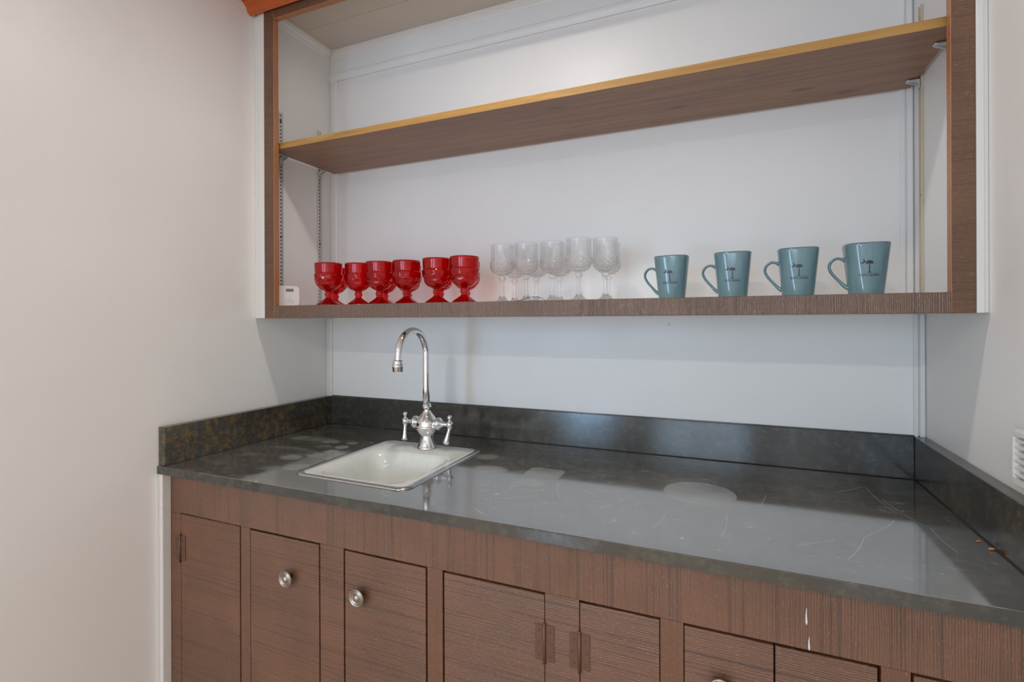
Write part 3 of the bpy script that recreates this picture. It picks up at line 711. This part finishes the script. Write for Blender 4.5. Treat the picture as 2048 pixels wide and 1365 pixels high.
# ================================================================== MUGS
MH = .1088
def half(z):   # half width of the mug at height z
    k = z/MH; return .0315 + (.0418-.0315)*(k**.92)
def mug_r(z, a, ins=0.):
    n = 2.0 + 1.3*min(1, max(0, z/MH))
    h = half(z)-ins
    c, s = abs(math.cos(a)), abs(math.sin(a))
    return h/((c**n+s**n)**(1/n))
def on_mug(u, z, off=.0004):
    """a point on the front face (-y side) at horizontal offset u"""
    lo, hi = -pi/2-1.2, -pi/2+1.2
    for _ in range(40):
        mid = (lo+hi)/2; x = mug_r(z, mid)*math.cos(mid)
        if x < u: lo = mid
        else: hi = mid
    a = (lo+hi)/2; r = mug_r(z, a)+off
    return (r*math.cos(a), r*math.sin(a), z)
def mug():
    root = thing('mug', (0, 0, 0), 'x', 'mug', 'teal mugs in the wall cabinet')
    b = B(); n = 96; rings = []
    prof = [(0, .0025, 1e9), (.020, .0025, 0)]
    L = [(.0, .0028, 'c'), (.026, .0028, 'o'), (.0285, .0, 'o')]
    def ring(z, ins, scale=None):
        return [b.verts.new((mug_r(z, 2*pi*i/n, ins)*math.cos(2*pi*i/n), mug_r(z, 2*pi*i/n, ins)*math.sin(2*pi*i/n), z)) for i in range(n)]
    rings.append(ring(.0022, .006)); rings.append(ring(.0, .003)); rings.append(ring(.0006, .0008))
    for k in range(0, 22): rings.append(ring(.002+(MH-.003)*k/21, 0))
    rings.append(ring(MH-.0002, .0006)); rings.append(ring(MH, .0014)); rings.append(ring(MH-.0004, .0026)); rings.append(ring(MH-.003, .0032))
    for k in range(1, 9): rings.append(ring(MH-.003-(MH-.012)*k/8, .0034))
    rings.append(ring(.0065, .010))
    for p, q in zip(rings, rings[1:]):
        for i in range(n):
            j = (i+1) % n; f = b.faces.new((p[i], p[j], q[j], q[i])); f.smooth = True
    b.faces.new(list(reversed(rings[0]))); b.faces.new(rings[-1])
    obj('body', b, 'glaze', root)
    b = B()
    ctrl = [(-.0370, .0760), (-.0440, .0800), (-.0525, .0812), (-.0600, .0775), (-.0655, .0700), (-.0668, .0610), (-.0630, .0510), (-.0560, .0410), (-.0475, .0310), (-.0390, .0215), (-.0320, .0160)]
    P = []
    for i in range(len(ctrl)-1):
        p0 = ctrl[max(i-1, 0)]; p1 = ctrl[i]; p2 = ctrl[i+1]; p3 = ctrl[min(i+2, len(ctrl)-1)]
        for k in range(5):
            s = k/5; P.append(tuple(.5*((2*p1[d])+(-p0[d]+p2[d])*s+(2*p0[d]-5*p1[d]+4*p2[d]-p3[d])*s*s+(-p0[d]+3*p1[d]-3*p2[d]+p3[d])*s**3) for d in (0, 1)))
    P.append(ctrl[-1]); N = len(P)
    rad = [.0036+.0018*max(0, 1-i/6)+.0022*max(0, 1-(N-1-i)/10) for i in range(N)]
    tube(b, [(x, 0, z) for x, z in P], rad, 16, (1.75, .85) if False else (.85, 1.6))
    obj('handle', b, 'glaze', root)
    # printed palmetto, crescent, rule and name
    b = B()
    def poly(pts):
        vs = [b.verts.new(on_mug(u, z)) for u, z in pts]; b.faces.new(vs)
    cx, cz = .0, .0665
    rnd = random.Random(4)
    for k in range(9):      # crown fronds
        a0 = -0.5+ k*(pi+1.0)/8
        l = .0078 if 0 < k < 8 else .0070
        ex, ez = cx+math.cos(a0)*l*1.05, cz+math.sin(a0)*l*.72-.0004
        nx, nz = -math.sin(a0), math.cos(a0)
        mx_, mz_ = cx+math.cos(a0)*l*.62, cz+math.sin(a0)*l*.5+.0006
        poly([(cx, cz), (mx_-nx*.0015, mz_-nz*.0015), (ex, ez), (mx_+nx*.0015, mz_+nz*.0015)])
    poly([(cx+.0042*math.cos(2*pi*k/14)*1.0, cz+.0008+.0030*math.sin(2*pi*k/14)) for k in range(14)])
    poly([(cx-.0009, .0475), (cx+.0009, .0475), (cx+.0011, .056), (cx+.0008, .0655), (cx-.0008, .0655), (cx-.0010, .056)])
    poly([(cx-.0042, .0458), (cx+.0042, .0458), (cx+.0022, .0470), (cx+.0008, .0490), (cx-.0008, .0490), (cx-.0022, .0470)])
    mcx, mcz = -.0120, .0695; No = 12
    A = [(mcx+.0046*math.cos(t_), mcz+.0046*math.sin(t_)) for t_ in [-2.3+k*(3.5)/No for k in range(No+1)]]
    C = [(mcx-.0020+.0036*math.cos(t_), mcz+.0013+.0036*math.sin(t_)) for t_ in [-2.05+k*(3.3)/No for k in range(No+1)]]
    for k in range(No):
        vs = [b.verts.new(on_mug(*q)) for q in (A[k], A[k+1], C[k+1], C[k])]
        b.faces.new(vs)
    for k in range(12):
        u0 = -.0180+k*.003; vs = [b.verts.new(on_mug(*q)) for q in ((u0, .0436), (u0+.003, .0436), (u0+.003, .0440), (u0, .0440))]; b.faces.new(vs)
    cu = bpy.data.curves.new('mug_text', 'FONT'); cu.body = 'SOUTH CAROLINA'; cu.size = .0046; cu.align_x = 'CENTER'; cu.offset = .00013; cu.resolution_u = 2
    to = bpy.data.objects.new('mug_text', cu); COL.objects.link(to)
    dg = bpy.context.evaluated_depsgraph_get(); dg.update()
    me = bpy.data.meshes.new_from_object(to.evaluated_get(dg))
    xs = [v.co.x for v in me.vertices]; k = .0345/(max(xs)-min(xs))
    vm = [b.verts.new(on_mug(v.co.x*k, .0392+v.co.y*1.0)) for v in me.vertices]
    for p in me.polygons:
        try: b.faces.new([vm[i] for i in p.vertices])
        except ValueError: pass
    COL.objects.unlink(to); bpy.data.objects.remove(to); bpy.data.curves.remove(cu); bpy.data.meshes.remove(me)
    obj('printed_emblem', b, 'ink', root, label='dark palmetto tree and crescent print')
    return root
mg = mug()
ml = [(1.3130, -.205, 'leftmost teal mug with a palmetto print, nearest the crystal glasses'),
      (1.4540, -.215, 'second teal palmetto-print mug from the left'),
      (1.5900, -.228, 'third teal palmetto-print mug from the left'),
      (1.7150, -.250, 'rightmost teal palmetto-print mug, nearest the right cabinet side')]
for i, (x, y, lab) in enumerate(ml):
    if i == 0: mg.location = (x, y, SZ); mg.rotation_euler = (0, 0, -.03); mg['label'] = lab
    else: dup(mg, (x, y, SZ), (-.02, -.04, -.03)[i-1], lab)

# ================================================================== SENSOR
sn = thing('wireless_sensor', (.0975, -.292, SZ), 'small white plastic sensor unit with a grey display in the cabinet corner', 'sensor')
b = B(); x0, x1 = .0570, .1345; z0, z1 = SZ+.0003, SZ+.0690
ol = rrect(x0, x1, z0, z1, .011, 5)
il = rrect(x0+.003, x1-.003, z0+.003, z1-.003, .009, 5)
Rr = [[b.verts.new((x, y, z)) for x, z in l] for l, y in ((ol, -.284), (ol, -.300), (il, -.304))]
for p, q in zip(Rr, Rr[1:]):
    for i in range(len(p)):
        j = (i+1) % len(p); b.faces.new((p[i], p[j], q[j], q[i]))
b.faces.new(Rr[0]); b.faces.new(Rr[-1])
obj('housing', b, 'plastic', sn)
obj('display', bx(.0890, .1130, -.3046, -.3035, SZ+.0490, SZ+.0590, .0003, 1), 'lcd', sn)
b = B()
for k in range(5):
    r = .004+.0045*k; cx, cz = .1020, SZ+.0330
    tube(b, [(cx+r*math.cos(a), -.3041, cz-.003+r*math.sin(a)*.9) for a in [-pi/2-.75+1.5*q/10 for q in range(11)]], .00035, 5)
lathe(b, [(.0012, 0), (.0010, -.0005), (0, -.0006)], 10, .1020, -.3038, SZ+.0330, 'y')
obj('wave_symbol', b, 'print', sn)
b = B()
for k in range(5): box(b, .0566, .0572, -.3, -.286, SZ+.014+k*.004, SZ+.0155+k*.004)
obj('side_vents', b, 'dark', sn)

sn.location = (.0770, -.268, SZ); sn.rotation_euler = (0, 0, math.radians(60))

# ================================================================== VENT ON RIGHT WALL
vt = thing('louvred_vent', (W, -.55, 1.09), 'white plastic louvred vent on the right wall above the side splash', 'vent')
yv0, yv1, zv0, zv1 = -.62, -.455, 1.038, 1.130
b = B()
ol = rrect(yv0, yv1, zv0, zv1, .014, 5); i1 = rrect(yv0+.003, yv1-.003, zv0+.003, zv1-.003, .012, 5); i2 = rrect(yv0+.012, yv1-.010, zv0+.012, zv1-.010, .005, 5)
Rr = [[b.verts.new((x, y, z)) for y, z in l] for l, x in ((ol, W-.0003), (ol, W-.016), (i1, W-.0195), (i2, W-.0195), (i2, W-.008))]
for p, q in zip(Rr, Rr[1:]):
    for i in range(len(p)):
        j = (i+1) % len(p); b.faces.new((p[i], p[j], q[j], q[i]))
b.faces.new(Rr[-1]); obj('cover', b, 'plastic', vt)
for k in range(6):
    zz = zv0+.017+k*.0112
    b = B(); prism(b, [(W-.0085, zz+.0055), (W-.0180, zz+.0020), (W-.0180, zz+.0005), (W-.0085, zz+.0035)], 'y', yv0+.0125, yv1-.0105); obj('louvre', b, 'plastic', vt)

# ================================================================== CRUMBS
for (x, y, l, lab) in ((1.8560, -.4300, .006, 'larger orange crumb on the countertop against the right side splash'), (1.8500, -.3970, .0042, 'smaller pale orange crumb on the countertop near the right side splash')):
    b = B(); bmesh.ops.create_icosphere(b, subdivisions=2, radius=1)
    rnd = random.Random(int(l*1e5))
    for v in b.verts:
        k = 1+.25*(rnd.random()-.5); v.co = Vector((v.co.x*l*k, v.co.y*l*.45*k, max(v.co.z, -.8)*l*.38*k + l*.304))
    zmin = min(v.co.z for v in b.verts)
    for v in b.verts: v.co.z += .0001-zmin
    bmesh.ops.rotate(b, verts=b.verts, cent=(0, 0, 0), matrix=Matrix.Rotation(.5, 3, 'Z'))
    bmesh.ops.translate(b, verts=b.verts, vec=(x, y, ZC))
    o = obj('crumb', b, 'crumb', None, True); o['label'] = lab; o['category'] = 'crumb'
